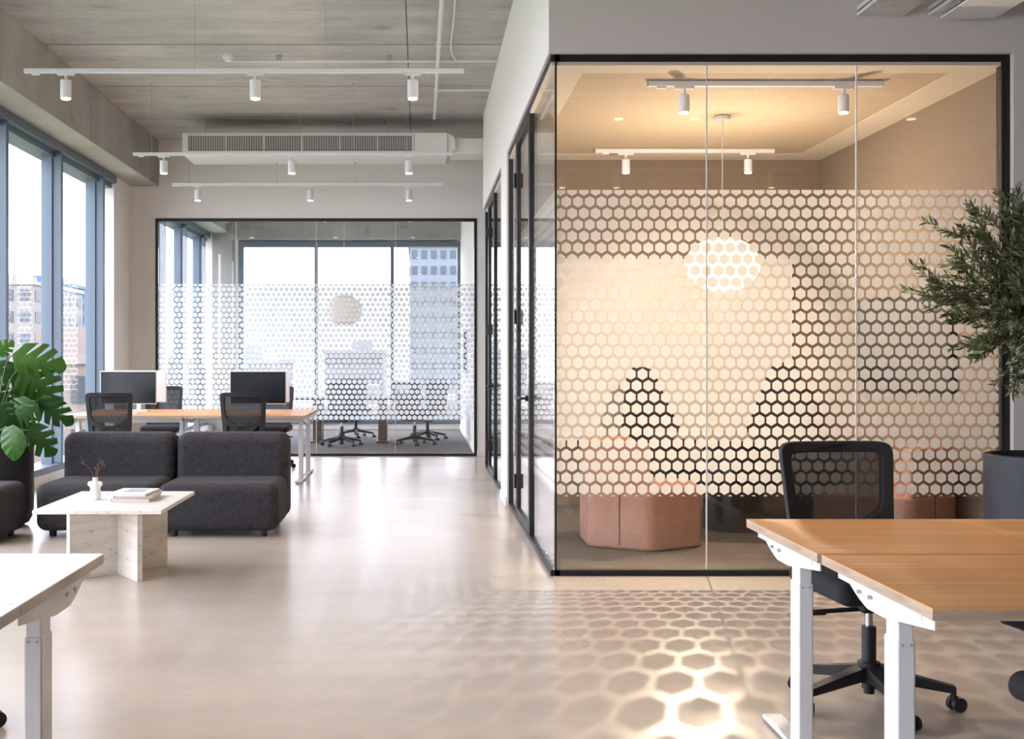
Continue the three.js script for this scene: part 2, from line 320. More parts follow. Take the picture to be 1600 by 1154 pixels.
{ // far meeting room, front
  const w = structGroup('window_7'), z0 = -DFAR + 0.01, z1 = -DFAR - 0.06;
  obj('frame', [span(FX0, FX1, FH - 0.042, FH, z0, z1), span(FX0, FX1, 0, 0.036, z0, z1), span(FX0, FX0 + 0.036, 0.036, FH - 0.042, z0, z1), span(FX1 - 0.036, FX1, 0.036, FH - 0.042, z0, z1)], black, w);
  const js = [FX0 + 0.036, -2.567, -1.447, -0.34, FX1 - 0.036];
  for (let i = 0; i < 4; i++) {
    const p = obj('glass_pane', span(js[i] + 0.002, js[i + 1] - 0.002, 0.036, FH - 0.042, -DFAR - 0.02, -DFAR - 0.032), glass, w);
    filmed(p, js[i], js[i + 1], (a) => [a, -DFAR - 0.036, 0], false, filmFar);
    if (i) obj('joint_seal', span(js[i] - 0.004, js[i] + 0.004, 0.036, FH - 0.042, -DFAR - 0.018, -DFAR - 0.034), seal, w);
  }
}

// ---------------------------------------------------------------- track lights and pendants
function lampHead(label, [x, y, z], r, h, power, group, aim = [0, -3, 0], cone = 0.85) {     // y: underside of the track
  const t = thing('track_spotlight', label, 'spotlight', [x, y, z], 0, group);
  obj('adapter', [bx(0.13, 0.018, 0.034, 0, -0.009, 0, 0.004), cyl(0.012, 0.012, 0.05, 0, -0.04, 0, 12)], white, t);
  const body = new THREE.LatheGeometry([[0, 0], [r * 0.94, 0], [r, -0.006], [r, -h], [r * 0.88, -h], [r * 0.86, -h + 0.012], [0, -h + 0.012]].map(([a, b]) => new THREE.Vector2(a, b)).reverse(), 32).translate(0, -0.055, 0);
  obj('body', body, white, t);
  obj('lens', cyl(r * 0.86, r * 0.8, 0.02, 0, -0.055 - h + 0.002, 0, 32), lampGlow, t);
  const l = new THREE.SpotLight(WARM, power, 0, cone, cone < 0.8 ? 1 : 0.9, 2); l.name = 'spot_light'; l.position.set(0, -0.055 - h - 0.012, 0); l.target.position.set(...aim);
  l.castShadow = true; l.shadow.radius = 1.1; t.add(l, l.target); l.target.name = 'spot_target';
  return t;
}
function track(label, x0, x1, y, d, wires, top, wireTops) {
  const t = thing('light_track', label, 'light track', [(x0 + x1) / 2, y, -d]), m = (x0 + x1) / 2;
  obj('rail', [bx(x1 - x0, 0.034, 0.036, 0, 0.017, 0, 0.003), bx(0.06, 0.02, 0.03, x0 - m + 0.09, -0.004, 0)], white, t);
  obj('end_cap', bx(0.02, 0.036, 0.038, x1 - m - 0.01, 0.017, 0, 0.004), white, t);
  obj('end_cap', bx(0.02, 0.036, 0.038, x0 - m + 0.01, 0.017, 0, 0.004), white, t);
  for (const wx of wires) obj('hanging_wire', [rod(V(wx - m, 0.034, 0), V(wx - m, top - y, 0), 0.0022), cyl(0.002, 0.01, 0.02, wx - m, 0.044, 0, 10), cyl(0.012, 0.012, 0.012, wx - m, top - y - 0.006, 0, 10)], greyMetal, t);
  return t;
}
const TH = 3.6, lx = (px, d) => (px - 656) * d / F;
const rows = [
  [9.26, 38, 725, [103, 399, 645], [78, 304, 509], 'nearest', 0.043, 0.145],
  [13.0, 208, 707, [256, 456, 639], [237, 552, 635], 'middle', 0.043, 0.14],
  [15.25, 269, 692, [309, 485, 639], [295, 433, 555], 'farthest', 0.042, 0.135],
];
for (const [d, a, b, heads, wires, which, r, h] of rows) {
  track(`long white light track, ${which} of the three hanging under the concrete ceiling`, lx(a, d), lx(b, d), TH, d, wires.map((p) => lx(p, d)), d > 15 ? 3.9 : CEIL);
  heads.forEach((p, i) => lampHead(`white lit cylinder spotlight, ${['left', 'middle', 'right'][i]} one on the ${which} hanging track`, [lx(p, d), TH, -d], r, h, SPOT, 'spotlights on the hanging tracks'));
}
for (const [d, which] of [[4.6, 'in front of'], [0.6, 'behind']]) { // the same row goes on over the desks, out of the frame
  track(`long white light track above the white desks, ${which} them`, -3.2, 0.4, TH, d, [-2.8, -1.4, 0], CEIL);
  [-2.8, -1.4, 0].forEach((x, i) => lampHead(`white cylinder spotlight, ${['left', 'middle', 'right'][i]} one above the white desks, ${which} them`, [x, TH, -d], 0.043, 0.145, SPOT, 'spotlights over the foreground'));
  track(`long white light track above the oak desks, ${which} them`, 1.2, 4.6, TH, d, [1.6, 4.2], CEIL);
  [1.7, 2.35, 4.2].forEach((x, i) => lampHead(`white cylinder spotlight, ${['left', 'middle', 'right'][i]} one above the oak desks, ${which} them`, [x, TH, -d], 0.043, 0.145, SPOT * 0.6, 'spotlights over the foreground'));
}
for (const [d, a, b, heads, which] of [[7.72, 1012, 1380, [1069, 1318], 'front'], [10.2, 930, 1210, [978, 1169], 'rear']]) {
  track(`white light track fixed to the perforated ceiling, the ${which} one in the glass room`, lx(a, d), lx(b, d), HR - 0.034, d, [], HR);
  heads.forEach((p, i) => lampHead(`white lit cylinder spotlight, ${i ? 'right' : 'left'} one on the ${which} track inside the near glass room`, [lx(p, d), HR - 0.034, -d], 0.035, 0.115, ROOM_SPOT, 'spotlights in the near glass room'));
}
function pendant(label, [x, y, z], rx, ry, top, mat, power, color) {
  const t = thing('pendant_lamp', label, 'pendant lamp', [x, y, z]);
  for (let k = 0; k < 4; k++) {                               // ribbed paper shade, split in four so the bulb light gets out
    const g = new THREE.SphereGeometry(1, 40, 40, k * Math.PI / 2 - 0.03, Math.PI / 2 + 0.06, 0.16, Math.PI - 0.3), p = g.attributes.position;
    for (let i = 0; i < p.count; i++) { const a = Math.atan2(p.getZ(i), p.getX(i)), q = 1 + 0.006 * Math.cos(48 * a); p.setXYZ(i, p.getX(i) * rx * q, p.getY(i) * ry, p.getZ(i) * rx * q); }
    g.computeVertexNormals(); obj('shade_quarter', g, mat, t);
  }
  obj('cord', rod(V(0, ry * 0.98, 0), V(0, top - y, 0), 0.004), white, t);
  obj('collar', cyl(0.018, 0.018, 0.012, 0, ry * 0.985, 0), white, t);
  obj('canopy', cyl(0.055, 0.06, 0.03, 0, top - y - 0.015, 0, 32), white, t);
  const l = new THREE.PointLight(color, power, 0, 2); l.name = 'bulb_light'; l.castShadow = true; l.shadow.radius = 1.2; t.add(l);
  return t;
}
const globe = pendant('glowing white globe pendant lamp hanging inside the near glass room', [2.275, 2.055, -8.83], 0.275, 0.207, HR, shadeGlow, PENDANT, BULB);
{ // added spot inside the globe, throws the hexagon pattern out through the front glass
  const l = new THREE.SpotLight(BULB, BEAM, 0, 0.72, 1, 2); l.name = 'added_beam'; l.position.set(-0.225, -0.06, 0.05); l.target.name = 'added_beam_target'; l.target.position.set(-1.2, -2.05, 3.7); l.castShadow = true; l.shadow.radius = 0.45; globe.add(l, l.target);
}
pendant('pale oval pendant lamp in the far glass room before the window', [-1.225, 2.137, -19], 0.3, 0.26, CEIL, shadePale, 3, BULB);

// ---------------------------------------------------------------- ceiling services
{
  const t = thing('air_conditioner', 'white duct fan coil unit with a long dark grille under the ceiling', 'air conditioner', [-1.3, 3.9, -15.0]);
  const w = 3.3, x0 = -1.66, x1 = 1.64;
  obj('housing', [span(x0, x1, 0, 0.27, 0.38, -0.4, 0.008)], whiteMatte, t);
  { const e = new THREE.Shape(); [[0, 0], [0.07, 0.05], [0.1, 0.07], [0.1, 0.2], [0.07, 0.23], [0, 0.27]].forEach(([a, b], i) => (i ? e.lineTo(x1 + a, b) : e.moveTo(x1 + a, b))); obj('outlet_collar', new THREE.ExtrudeGeometry(e, { depth: 0.7, bevelEnabled: false }).translate(0, 0, -0.36), whiteMatte, t); }
  obj('duct', [span(x1 + 0.05, 2.3, 0.04, 0.24, 0.2, -0.3, 0.02)], whiteMatte, t);
  const g = obj('grille_frame', [span(x0 + 0.06, x1 - 0.42, 0.225, 0.245, 0.38, 0.4), span(x0 + 0.06, x1 - 0.42, 0.02, 0.04, 0.38, 0.4), span(x0 + 0.06, x0 + 0.08, 0.04, 0.225, 0.38, 0.4), span(x1 - 0.44, x1 - 0.42, 0.04, 0.225, 0.38, 0.4)], white, t);
  obj('grille_back', span(x0 + 0.08, x1 - 0.44, 0.04, 0.225, 0.381, 0.384), blackMatte, g);
  const louvers = []; for (let y = 0.058; y < 0.22; y += 0.021) louvers.push(span(x0 + 0.08, x1 - 0.44, y, y + 0.005, 0.385, 0.396));
  for (let x = x0 + 0.1; x < x1 - 0.45; x += 0.03) louvers.push(span(x, x + 0.004, 0.04, 0.225, 0.385, 0.394));
  const lv = obj('louvers', louvers, whiteMatte, g); lv.userData.kind = 'stuff';
  for (let k = 1; k < 6; k++) obj('grille_divider', span(x0 + 0.07 + k * 0.472, x0 + 0.082 + k * 0.472, 0.04, 0.225, 0.385, 0.4), white, g);
  for (const x of [-1.4, -0.2, 0.9]) obj('hanger', rod(V(x, 0.27, 0.2), V(x, 0.5, 0.2), 0.006), greyMetal, t);
}
{
  const t = thing('sprinkler_pipe', 'white pipe running along the concrete ceiling above the passage', 'pipe', [0.18, CEIL - 0.1, -10]);
  obj('main_pipe', rod(V(0, 0, 8), V(0, 0, -4.4), 0.019, 0.019, 16), white, t);
  for (const z of [-1.0, -2.9]) obj('coupling', rod(V(0, 0, z - 0.04), V(0, 0, z + 0.04), 0.027, 0.027, 16), white, t);
  for (const z of [5, 1, -1.6, -3.6]) obj('pipe_clip', [bx(0.07, 0.012, 0.02, 0, 0.02, z), rod(V(0, 0.02, z), V(0, 0.1, z), 0.006)], greyMetal, t);
  obj('branch_pipe', rod(V(0, 0, -2.9), V(0.6, 0, -2.9), 0.012, 0.012, 12), white, t);
}
{
  const d = 11.8, t = thing('conduit', 'thin white conduit crossing the ceiling from the smoke detector', 'conduit', [0, CEIL - 0.06, -d]);
  obj('tube', rod(V(lx(362, d), 0, 0), V(0.79, 0, 0), 0.012, 0.012, 12), white, t);
  for (const px of [436, 608]) obj('clip', [bx(0.05, 0.05, 0.02, lx(px, d), 0.03, 0)], greyMetal, t);
}
tag(obj('conduit', tube([V(0.29, CEIL - 0.03, -9), V(0.3, CEIL - 0.03, -10.5), V(0.31, CEIL - 0.035, -11.55), V(0.36, CEIL - 0.06, -11.78)], 0.009, 30, 8), whiteMatte), 'thin grey cable pipe bending beside the white ceiling pipe', 'conduit');
{
  const d = 11.8, t = thing('smoke_detector', 'small round white smoke detector on the concrete ceiling', 'smoke detector', [lx(357, d), CEIL, -d]);
  obj('base', cyl(0.062, 0.062, 0.03, 0, -0.015, 0, 32), white, t);
  obj('sensor', cyl(0.05, 0.035, 0.035, 0, -0.045, 0, 32), whiteMatte, t);
}
function cableTray(label, x0, x1, lid) {
  const t = thing('cable_tray', label, 'cable tray', [x0, 3.46, -DB]), w = x1 - x0, n = 9;
  const bars = [span(0, w, 0, 0.004, 0, 0.05), span(0, 0.02, 0, 0.004, 0, 3), span(w - 0.02, w, 0, 0.004, 0, 3)];
  for (let i = 0; i < 60; i++) bars.push(span(0, w, 0, 0.004, 0.05 + i * 0.05, 0.082 + i * 0.05));
  for (let k = 1; k < n; k++) bars.push(span(w * k / n - 0.005, w * k / n + 0.005, 0, 0.004, 0, 3));
  obj('perforated_base', bars, white, t);
  for (const x of [0, w]) obj('side_rail', [span(x - 0.002, x + 0.002, 0, 0.02, 0, 3), span(x - 0.002, x + 0.002, 0.035, 0.06, 0, 3)], white, t);
  if (lid) obj('cover_plate', span(0.05, w + 0.1, -0.03, -0.02, 0.05, 2.5), white, t);
}
cableTray('white perforated cable tray leaving the wall top, the left one', 2.70, 2.98, false);
cableTray('white perforated cable tray with a plate under it, the right one', 3.14, 3.42, true);

// ---------------------------------------------------------------- desks
function desk(label, x0, x1, zNear, zFar, top, edge, legsAt, group, thick = 0.03) {
  const H = 0.74, cx = (x0 + x1) / 2, cz = (zNear + zFar) / 2, L = x1 - x0, D = zNear - zFar;
  const t = thing('desk', label, 'desk', [cx, 0, cz], 0, group);
  obj('tabletop', bx(L, 0.004, D, 0, H - 0.002, 0), top, t);
  obj('tabletop_edge', bx(L, thick - 0.004, D, 0, H - 0.004 - (thick - 0.004) / 2, 0), edge, t);
  for (const s of legsAt) {
    const lxx = s * (L / 2 - 0.08), leg = obj('leg', [bx(0.05, 0.56, 0.095, lxx, 0.3, 0, 0.006), bx(0.042, 0.14, 0.085, lxx, 0.64, 0, 0.004)], white, t);
    obj('screw', [cyl(0.004, 0.004, 0.003).rotateX(Math.PI / 2).translate(lxx - 0.012, 0.568, 0.0485), cyl(0.004, 0.004, 0.003).rotateX(Math.PI / 2).translate(lxx + 0.012, 0.568, 0.0485)], greyMetal, leg);
    obj('foot', [bx(0.075, 0.018, 0.68, lxx, 0.016, 0, 0.006), bx(0.05, 0.008, 0.05, lxx, 0.004, 0.3), bx(0.05, 0.008, 0.05, lxx, 0.004, -0.3)], white, t);
    const h = D / 2, sh = new THREE.Shape();                   // bracket seen from the side: flat top, deep in the middle, thin at the tips
    sh.moveTo(-h + 0.03, 0); sh.lineTo(h - 0.16, 0); sh.lineTo(h - 0.16, -0.012); sh.quadraticCurveTo(0.14, -0.055, 0.07, -0.068); sh.lineTo(-0.05, -0.068); sh.lineTo(-h + 0.03, -0.03); sh.closePath();
    const br = new THREE.ExtrudeGeometry(sh, { depth: 0.004, bevelEnabled: false }).rotateY(Math.PI / 2).translate(s * (L / 2 - 0.018), H - thick, 0);
    const b = obj('bracket', [br, bx(0.07, 0.02, D - 0.2, s * (L / 2 - 0.05), H - thick - 0.012, 0)], white, t);
    for (const z of [0, 0.05]) obj('bolt', cyl(0.006, 0.006, 0.006, 0, 0, 0, 10).rotateZ(Math.PI / 2).translate(s * (L / 2 - 0.018) + s * 0.006 - 0.0, H - thick - 0.03, -0.04 - z * 1.6), steel, b);
  }
  obj('cross_beam', bx(L - 0.16, 0.04, 0.05, 0, H - thick - 0.045, 0), white, t);
  return t;
}
desk('oak topped desk at the right front, the one behind and farther from us', 1.232, 2.85, -3.64, -4.43, wood, woodEdge, [-1, 1], 'oak desks at the right front');
desk('oak topped desk at the right front, the one nearest to us', 1.238, 2.85, -2.835, -3.618, wood, woodEdge, [-1, 1], 'oak desks at the right front');
desk('white topped desk with taupe edge at the left front, its far half', -2.6, -0.98, -2.885, -3.64, deskWhite, std({ color: col(196, 184, 172), roughness: 0.5 }), [1], 'white desks at the left front');
desk('white topped desk at the left front corner, the half nearest to us', -2.6, -0.98, -2.1, -2.878, deskWhite, std({ color: col(196, 184, 172), roughness: 0.5 }), [1], 'white desks at the left front');
const rear = 'oak desks behind the sofa';
desk('pale oak desk behind the sofa, front row right', -2.55, -1.24, -12.65, -13.45, wood, woodEdge, [-1, 1], rear);
desk('pale oak desk behind the sofa, front row left by the window', -3.87, -2.56, -12.65, -13.45, wood, woodEdge, [-1, 1], rear);
desk('pale oak desk behind the sofa, back row right', -2.55, -1.24, -13.47, -14.27, wood, woodEdge, [-1, 1], rear);
desk('pale oak desk behind the sofa, back row left by the window', -3.87, -2.56, -13.47, -14.27, wood, woodEdge, [-1, 1], rear);

// ---------------------------------------------------------------- monitors on the rear desks
function monitor(label, x, z, turn, back) {
  const t = thing('monitor', label, 'monitor', [x, 0.74, z], turn, 'monitors on the rear desks');
  obj('casing', bx(0.63, 0.37, 0.022, 0, 0.29, -0.012, 0.006), back, t);
  obj('screen', bx(0.615, 0.352, 0.003, 0, 0.29, 0), screen, t);
  obj('stand', [bx(0.05, 0.28, 0.018, 0, 0.15, -0.04, 0.004), bx(0.05, 0.05, 0.04, 0, 0.27, -0.03)], white, t);
  obj('base', bx(0.22, 0.01, 0.18, 0, 0.005, -0.03, 0.004), white, t);
}
monitor('dark screened monitor facing us on the left desk behind the sofa', lx(202, 13.2), -13.15, 0, white);
monitor('dark screened monitor facing us on the right desk behind the sofa', lx(404, 13.2), -13.15, 0, white);
monitor('white backed monitor standing behind the left dark screen', lx(219, 13.8), -13.78, Math.PI, white);
monitor('white backed monitor standing behind the right dark screen', lx(411, 13.8), -13.78, Math.PI, white);

// ---------------------------------------------------------------- office chairs
function backPoint(x, y) { return [x, y, -0.21 - 0.16 * (y - 0.5) + 0.55 * x * x]; }   // leaning, hollowed back
function bend(g) { const p = g.attributes.position; for (let i = 0; i < p.count; i++) { const [x, y, z] = backPoint(p.getX(i), p.getY(i)); p.setXYZ(i, x, y, z + p.getZ(i)); } g.computeVertexNormals(); return g; }
function roundPoly(pts, r) {                                   // closed outline with rounded corners, finely divided
  const out = [], n = pts.length;
  for (let i = 0; i < n; i++) {
    const a = V(...pts[(i + n - 1) % n], 0), b = V(...pts[i], 0), c = V(...pts[(i + 1) % n], 0), p = b.clone().lerp(a, Math.min(0.45, r / b.distanceTo(a))), q = b.clone().lerp(c, Math.min(0.45, r / b.distanceTo(c)));
    for (let k = 0; k <= 6; k++) { const t = k / 6; out.push(p.clone().multiplyScalar((1 - t) ** 2).addScaledVector(b, 2 * t * (1 - t)).addScaledVector(q, t * t)); }
  }
  const fine = []; out.forEach((p, i) => { const q = out[(i + 1) % out.length], m = Math.max(1, Math.ceil(p.distanceTo(q) / 0.04)); for (let k = 0; k < m; k++) fine.push(p.clone().lerp(q, k / m)); });
  return fine.map((p) => new THREE.Vector2(p.x, p.y));
}
function cushion(w, d, h, y, z, dip = 0.012, r = 0.05) {       // soft seat pad: rounded box pulled in the middle and dropped at the front
  const g = new RoundedBoxGeometry(w, h, d, 5, Math.min(r, h / 2.05)), p = g.attributes.position;
  for (let i = 0; i < p.count; i++) { const x = p.getX(i), zz = p.getZ(i), f = Math.max(0, zz / d - 0.25); p.setY(i, p.getY(i) - f * f * 0.25 - dip * (1 - (2 * x / w) ** 2) * (p.getY(i) > 0 ? 1 : 0)); p.setX(i, x * (1 - 0.10 * Math.abs(zz / d))); }
  g.computeVertexNormals(); return g.translate(0, y, z);
}
function officeChair(label, [x, z], turn, group, arms) {
  const t = thing('office_chair', label, 'office chair', [x, 0, z], turn, group);
  for (let k = 0; k < 5; k++) {
    const a = k * Math.PI * 0.4 + 0.35, c = Math.cos(a), s = Math.sin(a);
    const arm = new THREE.BoxGeometry(0.30, 0.045, 0.05, 4, 1, 1), p = arm.attributes.position;
    for (let i = 0; i < p.count; i++) { const f = (p.getX(i) + 0.15) / 0.3; p.setXYZ(i, 0.025 + f * 0.285, 0.135 - f * 0.052 + p.getY(i) * (1.15 - f * 0.55), p.getZ(i) * (1.1 - f * 0.4)); }
    arm.computeVertexNormals(); obj('leg', arm.rotateY(-a), blackMatte, t);
    const cx = 0.305 * c, cz = 0.305 * s, b = a + 1.1, ox = Math.cos(b) * 0.016, oz = Math.sin(b) * 0.016;
    const wheel = (q) => cyl(0.028, 0.028, 0.02, 0, 0, 0, 20).rotateX(Math.PI / 2).rotateY(-b + Math.PI / 2).translate(cx + q * ox - Math.cos(b + 1.57) * 0.012, 0.028, cz + q * oz - Math.sin(b + 1.57) * 0.012);
    const cst = obj('caster', [wheel(1), wheel(-1)], black, t);
    obj('fork', [rod(V(cx, 0.035, cz), V(cx, 0.088, cz), 0.01), bx(0.014, 0.02, 0.03, cx, 0.052, cz)], blackMatte, cst);
  }
  obj('hub', cyl(0.042, 0.05, 0.075, 0, 0.135, 0), blackMatte, t);
  const lift = obj('gas_lift', [cyl(0.027, 0.027, 0.24, 0, 0.19, 0), cyl(0.02, 0.02, 0.06, 0, 0.08, 0)], black, t);
  obj('piston', cyl(0.014, 0.014, 0.1, 0, 0.345, 0), steel, lift);
  const m = obj('mechanism', [bx(0.16, 0.05, 0.26, 0, 0.405, -0.02, 0.015), bx(0.26, 0.02, 0.3, 0, 0.435, 0, 0.005)], blackMatte, t);
  for (const s of [-1, 1]) obj('lever', [rod(V(s * 0.06, 0.39, 0.06), V(s * 0.27, 0.385, 0.07), 0.009), bx(0.07, 0.014, 0.03, s * 0.25, 0.382, 0.072, 0.005)], blackMatte, m);
  obj('seat', cushion(0.5, 0.48, 0.085, 0.487, 0.02), blackFabric, t);
  const outer = [[-0.205, 0.5], [0.205, 0.5], [0.238, 0.98], [0.205, 1.0], [-0.205, 1.0], [-0.238, 0.98]], win = [[-0.185, 0.73], [-0.06, 0.655], [0.06, 0.655], [0.185, 0.73], [0.203, 0.965], [-0.203, 0.965]];
  const sh = new THREE.Shape(roundPoly(outer, 0.045)); sh.holes.push(new THREE.Path(roundPoly(win, 0.035)));
  const low = [[-0.165, 0.53], [-0.07, 0.53], [-0.08, 0.6], [-0.175, 0.68]]; sh.holes.push(new THREE.Path(roundPoly(low, 0.02)), new THREE.Path(roundPoly(low.map(([a, b]) => [-a, b]).reverse(), 0.02)));
  obj('back_frame', bend(new THREE.ExtrudeGeometry(sh, { depth: 0.024, bevelThickness: 0.005, bevelSize: 0.005, bevelSegments: 2 }).translate(0, 0, -0.03)), blackMatte, t);
  const mg = new THREE.PlaneGeometry(0.43, 0.46, 10, 10).translate(0, 0.745, -0.006); { const p = mg.attributes.position; for (let i = 0; i < p.count; i++) p.setX(i, p.getX(i) * (0.86 + 0.14 * (p.getY(i) - 0.5) / 0.5)); }
  obj('mesh_back', bend(mg), meshCloth, t);
  obj('lumbar_pad', bend(new THREE.ExtrudeGeometry(new THREE.Shape(roundPoly([[-0.05, 0.55], [0.05, 0.55], [0.06, 0.6], [-0.06, 0.6]], 0.03)), { depth: 0.02, bevelThickness: 0.006, bevelSize: 0.006, bevelSegments: 2 }).translate(0, 0, -0.05)), black, t);
  obj('back_bracket', [tube([V(0, 0.42, -0.1), V(0, 0.42, -0.24), V(0, 0.47, -0.275), V(0, 0.58, -0.265)], 0.022, 20, 10)], blackMatte, t);
  if (arms) for (const s of [-1, 1]) { const a = obj('armrest', bx(0.085, 0.03, 0.25, s * 0.29, 0.68, 0.02, 0.014), blackFabric, t); obj('arm_post', tube([V(s * 0.1, 0.44, 0), V(s * 0.25, 0.44, 0), V(s * 0.285, 0.48, 0), V(s * 0.29, 0.67, 0)], 0.018, 24, 10), blackMatte, a); }
  return t;
}
const chair = officeChair('black mesh office chair behind the oak desks, in front of the glass room', [1.74, -4.55], 0.12, undefined);
officeChair('black office chair with armrests cut off by the right edge of the picture', [1.83, -2.92], Math.PI + 0.15, undefined, true);
copy(chair, [-1.86, 0, -4.25], 0.5, 'black office chair at the far side of the white desk, only a caster showing');
const rg = 'mesh chairs round the rear desks';
copy(chair, [lx(173, 12.2), 0, -12.35], Math.PI + 0.05, 'black mesh office chair behind the left half of the sofa, back towards us', rg);
copy(chair, [lx(384, 12.2), 0, -12.35], Math.PI - 0.04, 'black mesh office chair behind the right half of the sofa, back towards us', rg);
copy(chair, [lx(252, 14.7), 0, -14.7], 0.1, 'black mesh office chair beyond the left rear desk, facing us', rg);
copy(chair, [lx(424, 14.7), 0, -14.7], -0.05, 'black mesh office chair beyond the right rear desk, facing us', rg);
const fg = 'office chairs in the far glass room';
copy(chair, [lx(534, 18.2), 0, -18.2], Math.PI + 0.1, 'black office chair behind the far film, left one on our side of the table', fg);
copy(chair, [lx(648, 18.4), 0, -18.4], Math.PI - 0.5, 'black office chair behind the far film, right one on our side of the table', fg);
copy(chair, [lx(556, 20.2), 0, -20.2], 0.2, 'black office chair beyond the far meeting table, left one before the window', fg);
copy(chair, [lx(668, 19.7), 0, -19.7], -0.7, 'black office chair beyond the far meeting table, right one before the window', fg);
{ // far meeting room: table, screen
  const t = thing('meeting_table', 'long dark meeting table behind the hexagon film in the far room', 'table', [-0.9, 0.012, -19.1]);
  obj('tabletop', bx(2.4, 0.03, 1.0, 0, 0.71, 0, 0.008), blackMatte, t);
  for (const x of [-0.75, 0.3]) obj('pedestal', [bx(0.14, 0.66, 0.5, x, 0.36, 0, 0.01), bx(0.2, 0.03, 0.7, x, 0.015, 0, 0.006)], std({ color: col(96, 76, 62), roughness: 0.6 }), t);
  const s = thing('wall_screen', 'black flat screen on the right wall of the far glass room', 'screen', [0.777, 1.48, -20]);
  obj('casing', bx(0.05, 0.72, 1.3, -0.03, 0, 0, 0.01), black, s); obj('display', bx(0.004, 0.68, 1.26, -0.057, 0, 0), screen, s);
}

// ---------------------------------------------------------------- sofa, pouf, coffee table
function softBlock(w, h, d, r, puff = 0.02) {
  const g = new RoundedBoxGeometry(w, h, d, 8, r), p = g.attributes.position;
  for (let i = 0; i < p.count; i++) { const a = 1 - (2 * p.getX(i) / w) ** 2, b = 1 - (2 * p.getY(i) / h) ** 2, c = 1 - (2 * p.getZ(i) / d) ** 2; p.setXYZ(i, p.getX(i) * (1 + puff * b * c * 0.5), p.getY(i) * (1 + puff * 2 * Math.max(0, a * c)), p.getZ(i) * (1 + puff * Math.max(0, a * b))); }
  g.computeVertexNormals(); return g;
}
function sofaModule(label, x0, w, back) {
  const t = thing('sofa_module', label, 'sofa', [x0 + w / 2, 0, -9.3], 0, 'modules of the dark grey sofa');
  obj('seat', softBlock(w - 0.01, 0.36, 0.7, 0.075).translate(0, 0.225, 0.1), fabric, t);
  obj('backrest', softBlock(w - 0.01, 0.7, 0.29, 0.085, 0.012).translate(0, 0.395, -0.38), fabric, t);
  for (const [x, z] of [[-1, 0.36], [1, 0.36], [-1, -0.42], [1, -0.42]]) obj('foot', cyl(0.03, 0.026, 0.05, x * (w / 2 - 0.12), 0.025, z), black, t);
}
sofaModule('dark grey fabric sofa module with backrest, the left one', -2.912, 0.922);
sofaModule('dark grey fabric sofa module with backrest, the right one by the passage', -1.988, 0.922);
{
  const t = thing('pouf', 'dark grey fabric seat block cut off by the left edge of the picture', 'pouf', [-3.45, 0, -8.75]);
  obj('seat', softBlock(0.86, 0.37, 0.6, 0.07).translate(0, 0.23, 0), fabric, t);
  for (const [x, z] of [[-1, -1], [1, -1], [-1, 1], [1, 1]]) obj('foot', cyl(0.028, 0.024, 0.05, x * 0.33, 0.025, z * 0.2), black, t);
}
{
  const t = thing('coffee_table', 'cream travertine coffee table on crossed slab legs before the sofa', 'coffee table', [-1.894, 0, -7.39]);
  obj('tabletop', bx(0.76, 0.024, 1.01, 0, 0.446, 0, 0.004), travertine, t);
  const a = Math.atan2(0.27, 0.24), b = Math.atan2(-0.284, 0.198);
  obj('slab_leg', bx(0.72, 0.434, 0.035, 0, 0.217, 0, 0.003).rotateY(a), travertine, t);
  for (const s of [-1, 1]) obj('slab_leg', bx(0.335, 0.434, 0.035, s * 0.185, 0.217, 0, 0.003).rotateY(b), travertine, t);
}
